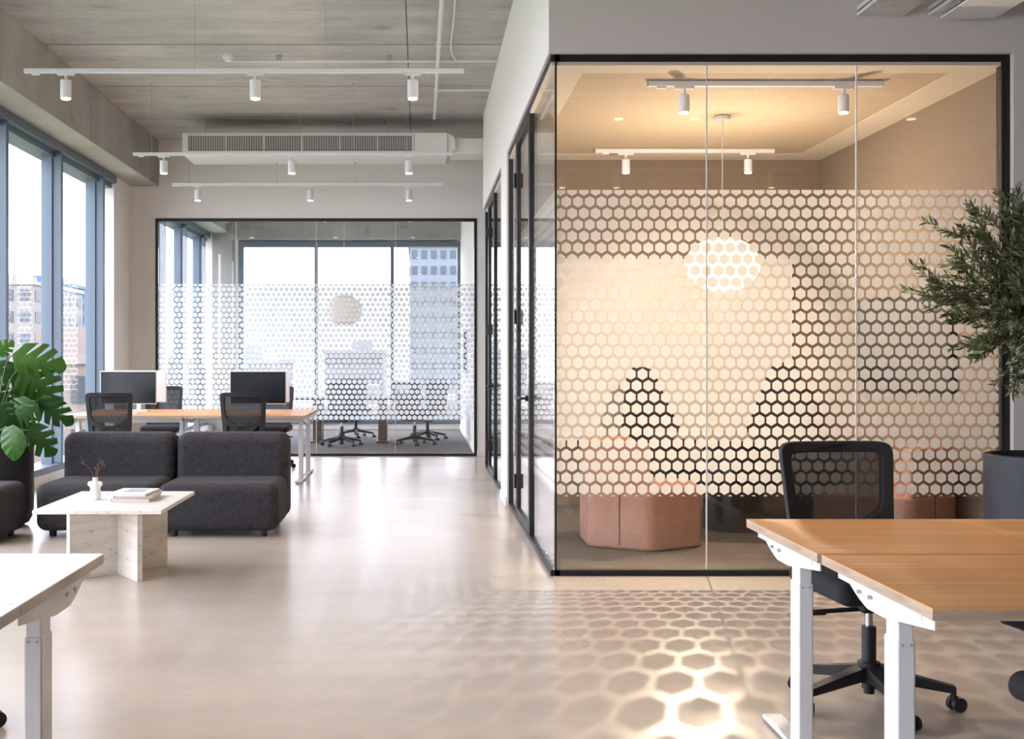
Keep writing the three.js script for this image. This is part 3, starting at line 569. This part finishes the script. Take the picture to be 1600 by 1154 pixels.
{
  const t = thing('vase', 'small white ceramic vase with dried stems on the coffee table', 'vase', [-2.05, 0.458, -7.42]);
  const prof = [[0, 0], [0.03, 0], [0.034, 0.006], [0.036, 0.03], [0.034, 0.055], [0.03, 0.068], [0.033, 0.08], [0.036, 0.094], [0.032, 0.108], [0.02, 0.118], [0.016, 0.124], [0.017, 0.14], [0.014, 0.141], [0.012, 0.125], [0, 0.12]];
  obj('body', new THREE.LatheGeometry(prof.map(([a, b]) => new THREE.Vector2(a, b)), 40), ceramic, t);
  for (const s of [-1, 1]) obj('knob', new THREE.SphereGeometry(0.017, 20, 14).translate(s * 0.03, 0.1, 0.005), ceramic, t);
  const dry = std({ color: col(92, 76, 62), roughness: 0.9 });
  [[-0.085, 0.245, 0.0, 5], [0.035, 0.235, 0.01, 9], [0.012, 0.2, 0.02, 6], [0.045, 0.22, -0.02, 7]].forEach(([x, y, z, n]) => {
    const st = obj('stem', tube([V(0, 0.12, 0), V(x * 0.35, 0.12 + (y - 0.12) * 0.5, z * 0.5), V(x, y, z)], 0.0026, 16, 5), dry, t), buds = [];
    for (let i = 0; i < n; i++) buds.push(new THREE.SphereGeometry(rr(0.004, 0.008), 8, 6).scale(0.7, 1.3, 0.7).translate(x + rr(-0.01, 0.014), y + rr(-0.025, 0.025), z + rr(-0.01, 0.01)));
    obj('buds', buds, dry, st);
  });
}
[['lowest', 0.018, 0, [222, 218, 212]], ['middle', 0.018, 0.01, [204, 196, 190]], ['topmost', 0.014, -0.012, [236, 234, 232]]].reduce((y, [w, h, sh, c], i) => {
  const t = thing('book', `pale large book on the coffee table, ${w} of the stack of three`, 'book', [-1.8 + sh, 0.4585 + y, -7.46 - sh], [0, 0.03, -0.05][i], 'books stacked on the coffee table');
  obj('cover', [bx(0.24, 0.002, 0.33, 0, 0.001, 0), bx(0.24, 0.002, 0.33, 0, h - 0.001, 0), bx(0.003, h, 0.33, -0.1185, h / 2, 0)], std({ color: col(...c), roughness: 0.5 }), t);
  obj('pages', bx(0.232, h - 0.004, 0.322, 0.001, h / 2, 0), std({ color: col(232, 222, 210), roughness: 0.9 }), t);
  if (i === 2) obj('cover_picture', [bx(0.12, 0.0006, 0.16, 0.01, h + 0.0003, -0.02)], std({ color: col(176, 178, 180), roughness: 0.5 }), t, 'grey picture printed on the cover');
  return y + h + 0.0005;
}, 0);

// ---------------------------------------------------------------- monstera by the window
{
  const t = thing('monstera_plant', 'green monstera plant in a tall black pot by the window', 'plant', [-3.42, 0, -9.55]);
  const R = 0.27, H = 0.645;
  obj('pot', new THREE.LatheGeometry([[0, 0], [R - 0.09, 0], [R - 0.04, 0.02], [R - 0.01, 0.07], [R, 0.14], [R, H - 0.01], [R - 0.006, H], [R - 0.02, H], [R - 0.024, H - 0.05], [0, H - 0.05]].map(([a, b]) => new THREE.Vector2(a, b)), 64), std({ color: col(24, 24, 25), roughness: 0.6 }), t);
  obj('soil', cyl(R - 0.025, R - 0.025, 0.012, 0, H - 0.045, 0, 32), std({ color: col(52, 42, 34), roughness: 1 }), t);
  const greens = [[58, 104, 36], [44, 86, 32], [72, 122, 44], [36, 72, 30]].map((c) => phy({ color: col(...c), roughness: 0.38, transmission: 0.22, thickness: 0, side: THREE.DoubleSide }));
  const stemM = std({ color: col(82, 96, 46), roughness: 0.6 });
  function leaf(size, cut, splits) {                            // midrib along +y, tip at size; split edge
    const N = 110, K = 5, pos = [], idx = [];
    for (let side = -1; side <= 1; side += 2) {
      const base = pos.length / 3;
      for (let i = 0; i <= N; i++) {
        const u = i / N, w = 0.56 * Math.pow(Math.sin(Math.PI * Math.min(1, 0.16 + u * 0.84)), 0.6) * (1 - 0.3 * u), ph = (u * splits + (side > 0 ? 0.1 : 0.6)) % 1;
        const notch = u > 0.14 && u < 0.92 ? cut * Math.pow(Math.max(0, 1 - Math.abs(ph - 0.5) / 0.19), 0.6) : 0, fwd = 0.3;
        for (let k = 0; k <= K; k++) {
          const q = k / K * (1 - notch), x = side * w * q, y = u * 1.02 - 0.12 + fwd * q - (u < 0.12 ? 0.12 * q * (1 - u / 0.12) : 0);
          pos.push(x * size, y * size, size * (-0.35 * x * x - 0.22 * y * y + 0.012 * Math.sin(u * splits * 6.28) * q));
        }
      }
      for (let i = 0; i < N; i++) for (let k = 0; k < K; k++) { const a = base + i * (K + 1) + k, b = a + K + 1; side > 0 ? idx.push(a, a + 1, b, a + 1, b + 1, b) : idx.push(a, b, a + 1, a + 1, b, b + 1); }
    }
    const g = new THREE.BufferGeometry(); g.setAttribute('position', new THREE.Float32BufferAttribute(pos, 3)); g.setIndex(idx); g.computeVertexNormals(); return tri(g);
  }
  const kinds = [leaf(1, 0.8, 4), leaf(1, 0.82, 4.6), leaf(1, 0.75, 3.4), leaf(1, 0, 4)];
  const put = (px, py, tx, ty, dz, kind, pitch, yaw, green) => {  // from the leaf's base to its tip, as read off the photograph
    const d = 9.55 + dz, k = d / F, x = lx(px, d) + 3.42, y = EYE - (py - 562) * k, z = -dz, len = Math.hypot(tx - px, ty - py) * k / (0.9 * Math.cos(pitch));
    obj('stem', tube([V(rr(-0.08, 0.04), H - 0.06, rr(-0.06, 0.06)), V(x * 0.3 - 0.04, H + (y - H) * 0.5, z * 0.4), V(x * 0.8 - 0.02, y + 0.0, z * 0.9), V(x, y, z)], 0.006, 24, 7), stemM, t);
    const m = new THREE.Mesh(kinds[kind], greens[green]); m.name = 'leaf'; m.position.set(x, y, z); m.rotation.set(pitch, yaw, Math.atan2(px - tx, py - ty), 'ZYX'); m.scale.setScalar(len); m.castShadow = m.receiveShadow = true; t.add(m);
  };
  const L = [
    [27, 556, 76, 580, -0.2, 0, -0.35, 0.2, 2], [38, 580, 82, 618, -0.12, 1, -0.45, -0.3, 0], [60, 627, 89, 664, -0.2, 0, -0.3, 0.3, 1], [54, 634, 14, 664, -0.26, 1, -0.3, -0.2, 1],
    [20, 668, 20, 706, -0.3, 3, 0.15, 0.1, 0], [48, 672, 80, 697, -0.16, 2, -0.4, -0.4, 0], [-4, 552, 14, 538, 0.05, 2, -0.3, 0.2, 2], [-8, 572, 22, 606, -0.1, 0, -0.3, 0.4, 1],
    [-6, 636, 22, 676, -0.22, 1, -0.25, 0.2, 3], [18, 570, 30, 594, 0.1, 2, -0.2, 0, 3], [30, 606, 48, 640, 0.05, 2, -0.4, 0.3, 3], [44, 634, 34, 600, 0.12, 0, 0.2, 0.4, 1],
    [-20, 560, -50, 590, 0, 0, -0.3, 0.3, 2], [-24, 600, -60, 640, -0.1, 1, -0.3, -0.2, 1], [-10, 610, 12, 640, 0.1, 0, -0.4, 0.1, 0], [-30, 640, -50, 680, -0.1, 1, -0.2, 0, 3], [30, 650, 44, 690, 0.12, 2, -0.3, 0.2, 1],
  ];
  L.forEach((a) => put(...a));
}

// ---------------------------------------------------------------- olive tree at the right
{
  const t = thing('olive_tree', 'bushy olive tree in a tall dark cylinder planter by the front wall', 'tree', [3.43, 0, -6.45]);
  const R = 0.305, H = 0.822;
  obj('planter', new THREE.LatheGeometry([[0, 0], [R - 0.02, 0], [R, 0.02], [R, H - 0.008], [R - 0.006, H], [R - 0.03, H], [R - 0.034, H - 0.08], [0, H - 0.08]].map(([a, b]) => new THREE.Vector2(a, b)), 64), std({ color: col(38, 44, 54), roughness: 0.55 }), t);
  obj('soil', cyl(R - 0.035, R - 0.035, 0.02, 0, H - 0.075, 0, 32), std({ color: col(44, 36, 30), roughness: 1 }), t);
  const bark = std({ color: col(104, 92, 76), roughness: 0.95 });
  obj('trunk', [tube([V(0, H - 0.1, 0), V(0.03, 1.05, 0.01), V(-0.01, 1.3, -0.01), V(0, 1.5, 0)], 0.024, 24, 10)], bark, t);
  const geoms = [[], [], []], up = V(0, 1, 0), q = new THREE.Quaternion();
  const blade = (len) => {                                      // narrow lance leaf, folded along its rib
    const w = len * 0.13, g = new THREE.BufferGeometry();
    g.setAttribute('position', new THREE.Float32BufferAttribute([0, 0, 0, -w * 0.8, len * 0.3, w * 0.4, 0, len * 0.35, 0, w * 0.8, len * 0.3, w * 0.4, -w * 0.8, len * 0.65, w * 0.4, 0, len * 0.7, -w * 0.2, w * 0.8, len * 0.65, w * 0.4, 0, len, -w * 0.6], 3));
    g.setIndex([0, 2, 1, 0, 3, 2, 1, 2, 4, 2, 5, 4, 2, 3, 5, 3, 6, 5, 4, 5, 7, 5, 6, 7]); g.computeVertexNormals(); return g;
  };
  const leaves = (a, b, n) => { for (let i = 0; i < n; i++) {
    const f = 0.12 + 0.88 * i / n, p = a.clone().lerp(b, f), d = b.clone().sub(a).normalize(), side = V(rr(-1, 1), rr(-1, 1), rr(-1, 1)).cross(d).normalize();
    const dir = d.clone().multiplyScalar(0.85).addScaledVector(side, rr(0.5, 1.0)).normalize(), g = blade(rr(0.038, 0.068));
    g.rotateY(rr(0, 6.28)); q.setFromUnitVectors(up, dir); g.applyQuaternion(q).translate(p.x, p.y, p.z); geoms[(rnd() * 3) | 0].push(g);
  } };
  const branches = [];
  for (let i = 0; i < 66; i++) {                                // limbs fan out of the head of the trunk
    const az = rr(0, 6.283), el = rr(-0.75, 1.35), len = rr(0.38, 0.62) * (el > 0.9 ? 1.15 : 1), s = V(rr(-0.03, 0.03), rr(1.38, 1.72), rr(-0.03, 0.03));
    const e = s.clone().add(V(Math.cos(az) * Math.cos(el), Math.sin(el) * 0.95 + 0.1, Math.sin(az) * Math.cos(el)).multiplyScalar(len));
    branches.push([s, e]);
  }
  for (const [px, py, dz] of [[1440, 462, 0.1], [1452, 446, 0.0], [1512, 320, 0], [1492, 398, 0.1], [1560, 300, 0], [1588, 292, 0.1], [1525, 560, 0.15], [1590, 572, 0], [1478, 500, 0.2], [1500, 350, 0.1], [1540, 330, 0.1]]) {
    const d = 6.45 - dz, e = V(lx(px, d) - 3.43, EYE - (py - 562) * d / F, dz); branches.push([V(-0.05, 1.55, 0.02).lerp(e, 0.15), e]);
  }
  const sticks = [];
  for (const [s, e] of branches) {
    const m = s.clone().lerp(e, 0.5).add(V(rr(-0.04, 0.04), rr(0, 0.05), rr(-0.04, 0.04)));
    sticks.push([s, m, e]); leaves(s.clone().lerp(m, 0.3), m, 14); leaves(m, e, 30);
    for (let k = 0; k < 5; k++) { const a = m.clone().lerp(k % 2 ? e : s, rr(0, 0.7)), b = a.clone().add(e.clone().sub(s).normalize().multiplyScalar(rr(0.06, 0.14))).add(V(rr(-0.13, 0.13), rr(-0.1, 0.13), rr(-0.13, 0.13))); sticks.push([a, b]); leaves(a, b, 22); }
  }
  sticks.forEach((p) => p.length === 3 ? obj('branch', tube(p, 0.005, 10, 6), bark, t) : 0);
  const tw = obj('twigs', sticks.filter((p) => p.length === 2).map(([a, b]) => rod(a, b, 0.002, 0.0012, 5)), bark, t); tw.userData.kind = 'stuff';
  [[92, 104, 62], [118, 126, 88], [66, 78, 46]].forEach((c, i) => { const m = obj('foliage', geoms[i], phy({ color: col(...c), roughness: 0.55, transmission: 0.12, thickness: 0, side: THREE.DoubleSide }), t); m.userData.kind = 'stuff'; });
}

// ---------------------------------------------------------------- inside the near glass room
function hexPrism(r, h, round) {
  const pts = []; for (let k = 0; k < 6; k++) pts.push([Math.sin(k * Math.PI / 3) * r, Math.cos(k * Math.PI / 3) * r]);
  return new THREE.ExtrudeGeometry(new THREE.Shape(roundPoly(pts, 0.06)), { depth: h - 2 * round, bevelThickness: round, bevelSize: round, bevelOffset: -round, bevelSegments: 5 }).rotateX(-Math.PI / 2).translate(0, round, 0);
}
function hexChair(label, [x, z], s) {                          // six-sided leather seat; the back covers the outer side
  const t = thing('lounge_chair', label, 'lounge chair', [x, 0.012, z], 0, 'six sided leather chairs in the near glass room');
  const r = 0.47;
  obj('seat', hexPrism(r, 0.44, 0.025), leather, t);
  const P = (k, q) => [Math.sin(k * Math.PI / 3) * q * s, Math.cos(k * Math.PI / 3) * q];   // z towards us is -cos in plan
  const ring = [P(3, r - 0.004), P(4, r - 0.004), P(5, r - 0.004), P(6, r - 0.004), P(6, r - 0.17), P(5, r - 0.17), P(4, r - 0.17), P(3, r - 0.17)].map(([a, b]) => [a, b]);
  const sh = new THREE.Shape(roundPoly(s > 0 ? ring : ring.reverse(), 0.05));
  obj('backrest', new THREE.ExtrudeGeometry(sh, { depth: 0.28, bevelThickness: 0.02, bevelSize: 0.02, bevelOffset: -0.02, bevelSegments: 4 }).rotateX(-Math.PI / 2).translate(0, 0.45, 0), leather, t);
  const [ax, az] = P(3.5, r * 0.866 + 0.001); obj('seam', [rod(V(ax, 0.03, -az), V(ax, 0.44, -az), 0.004)], std({ color: col(92, 62, 46), roughness: 0.8 }), t);
  obj('plinth', hexPrism(r - 0.06, 0.03, 0.005).translate(0, -0.011, 0), blackMatte, t);
}
hexChair('tan leather six-sided lounge chair with low back, left one behind the film', [1.6, -8.57], 1);
hexChair('tan leather six-sided lounge chair, right one behind the mesh chair', [3.16, -8.02], -1);
{
  const t = thing('round_table', 'round dark table on a black drum base in the near glass room', 'table', [2.47, 0.012, -9.25]);
  obj('drum_base', cyl(0.235, 0.235, 0.7, 0, 0.35, 0, 56), phy({ color: col(26, 27, 29), roughness: 0.25 }), t);
  obj('tabletop', new THREE.LatheGeometry([[0, 0], [0.6, 0], [0.645, 0.012], [0.65, 0.02], [0.645, 0.028], [0, 0.028]].map(([a, b]) => new THREE.Vector2(a, b)), 80).translate(0, 0.705, 0), phy({ color: col(52, 50, 46), roughness: 0.12 }), t);
  const d = phy({ color: col(40, 37, 36), roughness: 0.9 });
  function wing(label, x, z, turn, top) {                      // upholstered chair with a tall tapering back
    const c = thing('armchair', label, 'armchair', [x, 0.012, z], turn, 'dark high backed armchairs in the near glass room');
    obj('seat', softBlock(0.62, 0.2, 0.56, 0.07).translate(0, 0.36, 0.02), d, c);
    const sh = new THREE.Shape(roundPoly([[-0.33, 0.25], [0.33, 0.25], [0.3, 0.62], [0.08, top], [-0.08, top], [-0.3, 0.62]], 0.09));
    const g = new THREE.ExtrudeGeometry(sh, { depth: 0.08, bevelThickness: 0.025, bevelSize: 0.025, bevelSegments: 4 }).translate(0, 0, -0.34), p = g.attributes.position; for (let i = 0; i < p.count; i++) p.setZ(i, p.getZ(i) + 1.1 * p.getX(i) ** 2 - 0.12 * (p.getY(i) - 0.3)); g.computeVertexNormals();
    obj('backrest', g, d, c);
    for (const [a, b] of [[-1, -1], [1, -1], [-1, 1], [1, 1]]) obj('leg', rod(V(a * 0.22, 0.28, b * 0.2), V(a * 0.28, 0, b * 0.25), 0.016, 0.011, 12), black, c);
  }
  wing('dark high-backed armchair behind the film, left of the round table', 2.14, -10.0, 0.5, 1.24);
  wing('dark high-backed armchair behind the film, right of the round table', 3.02, -9.95, -0.45, 1.28);
  const w = thing('whiteboard', 'large white board on the back wall of the near glass room', 'whiteboard', [2.14, 1.435, -DBACK + 0.03]);
  obj('panel', bx(2.48, 1.63, 0.02, 0, 0, 0.012), std({ color: col(206, 202, 194), roughness: 0.55 }), w);
  obj('rim', [bx(2.5, 0.014, 0.026, 0, 0.821, 0.013), bx(2.5, 0.014, 0.026, 0, -0.821, 0.013), bx(0.014, 1.63, 0.026, -1.247, 0, 0.013), bx(0.014, 1.63, 0.026, 1.247, 0, 0.013)], whiteMatte, w);
  const s = thing('wall_screen', 'large black screen on the right wall of the near glass room', 'screen', [XR, 1.465, -8.9]);
  obj('casing', bx(0.05, 0.72, 1.78, -0.03, 0, 0, 0.01), black, s); obj('display', bx(0.004, 0.68, 1.74, -0.057, 0, 0), screen, s);
  obj('white_line', rod(V(-0.02, -0.36, 0.3), V(-0.02, -0.5, 0.3), 0.006), white, s);  // thin upright white line below the screen
}

// ---------------------------------------------------------------- the city outside
struct('ground', span(-400, 300, -16, -14, -600, 60), std({ map: tStreet, roughness: 1 }));
function building(label, x0, x1, top, d, depth, wallC, winC, cols, rowsN, sides) {
  const t = thing('building', label, 'building', [(x0 + x1) / 2, -14, -d]), w = x1 - x0, H = top + 14;
  obj('walls', bx(w, H, depth, 0, H / 2, -depth / 2), std({ color: col(...wallC.map((v) => v * 0.57)), roughness: 0.9 }), t);
  obj('roof', [bx(w + 0.4, 0.5, depth + 0.4, 0, H + 0.2, -depth / 2), bx(w * 0.35, 1.6, depth * 0.3, w * 0.1, H + 1.1, -depth / 2)], std({ color: col(wallC[0] * 0.62, wallC[1] * 0.63, wallC[2] * 0.64), roughness: 0.9 }), t);
  const m = phy({ color: col(...winC.map((v) => v * 0.47)), roughness: 0.5, specularIntensity: 0.4 }), pw = w / cols, ph = H / rowsN, g = tri(bx(pw * 0.56, ph * 0.5, 0.16)), gs = tri(bx(0.16, ph * 0.5, depth / 6 * 0.56));
  for (let j = Math.max(0, rowsN - 9); j < rowsN; j++) for (let i = 0; i < cols; i++) piece('window', g, m, t, -w / 2 + (i + 0.5) * pw, (j + 0.5) * ph, 0.02);
  if (sides) for (let j = Math.max(0, rowsN - 9); j < rowsN; j++) for (let i = 0; i < 6; i++) piece('window', gs, m, t, sides * w / 2, (j + 0.5) * ph, -(i + 0.5) * depth / 6);
}
building('pale beige tower block seen through the left window, by the blue one', -68, -49.4, 11, 150, 22, [196, 190, 184], [150, 160, 172], 9, 9, 1);
building('blue glass tower between the window mullions at the left', -68, -53.5, 12.6, 176, 20, [120, 152, 184], [90, 124, 160], 7, 14, 1);
building('small grey tower in the second left window', -72, -64.6, 8, 220, 18, [176, 188, 198], [146, 160, 174], 4, 10, 1);
building('low pale brick house close below the left window', -24, -15.5, 1.2, 56, 18, [186, 168, 158], [120, 124, 130], 6, 6, 1);
building('tall pale glass tower at the right of the far window', -1.1, 7.4, 13.9, 130, 16, [178, 192, 206], [146, 164, 184], 8, 16, -1);
building('broad low white block at the left of the far window', -25, -14, 1.0, 110, 20, [190, 192, 196], [150, 158, 168], 10, 6);
building('grey mid-rise block behind the pendant in the far window', -13, -5, 2.2, 160, 20, [186, 190, 196], [156, 164, 174], 8, 7);
building('brown roofed low block in the middle of the far window', -9, -1.5, -2.5, 84, 16, [178, 168, 164], [126, 130, 138], 9, 5);
building('pale low terrace at the right foot of the tall tower', 0.5, 9, -2.2, 92, 14, [184, 178, 174], [128, 134, 142], 9, 5);

renderer.render(scene, camera);
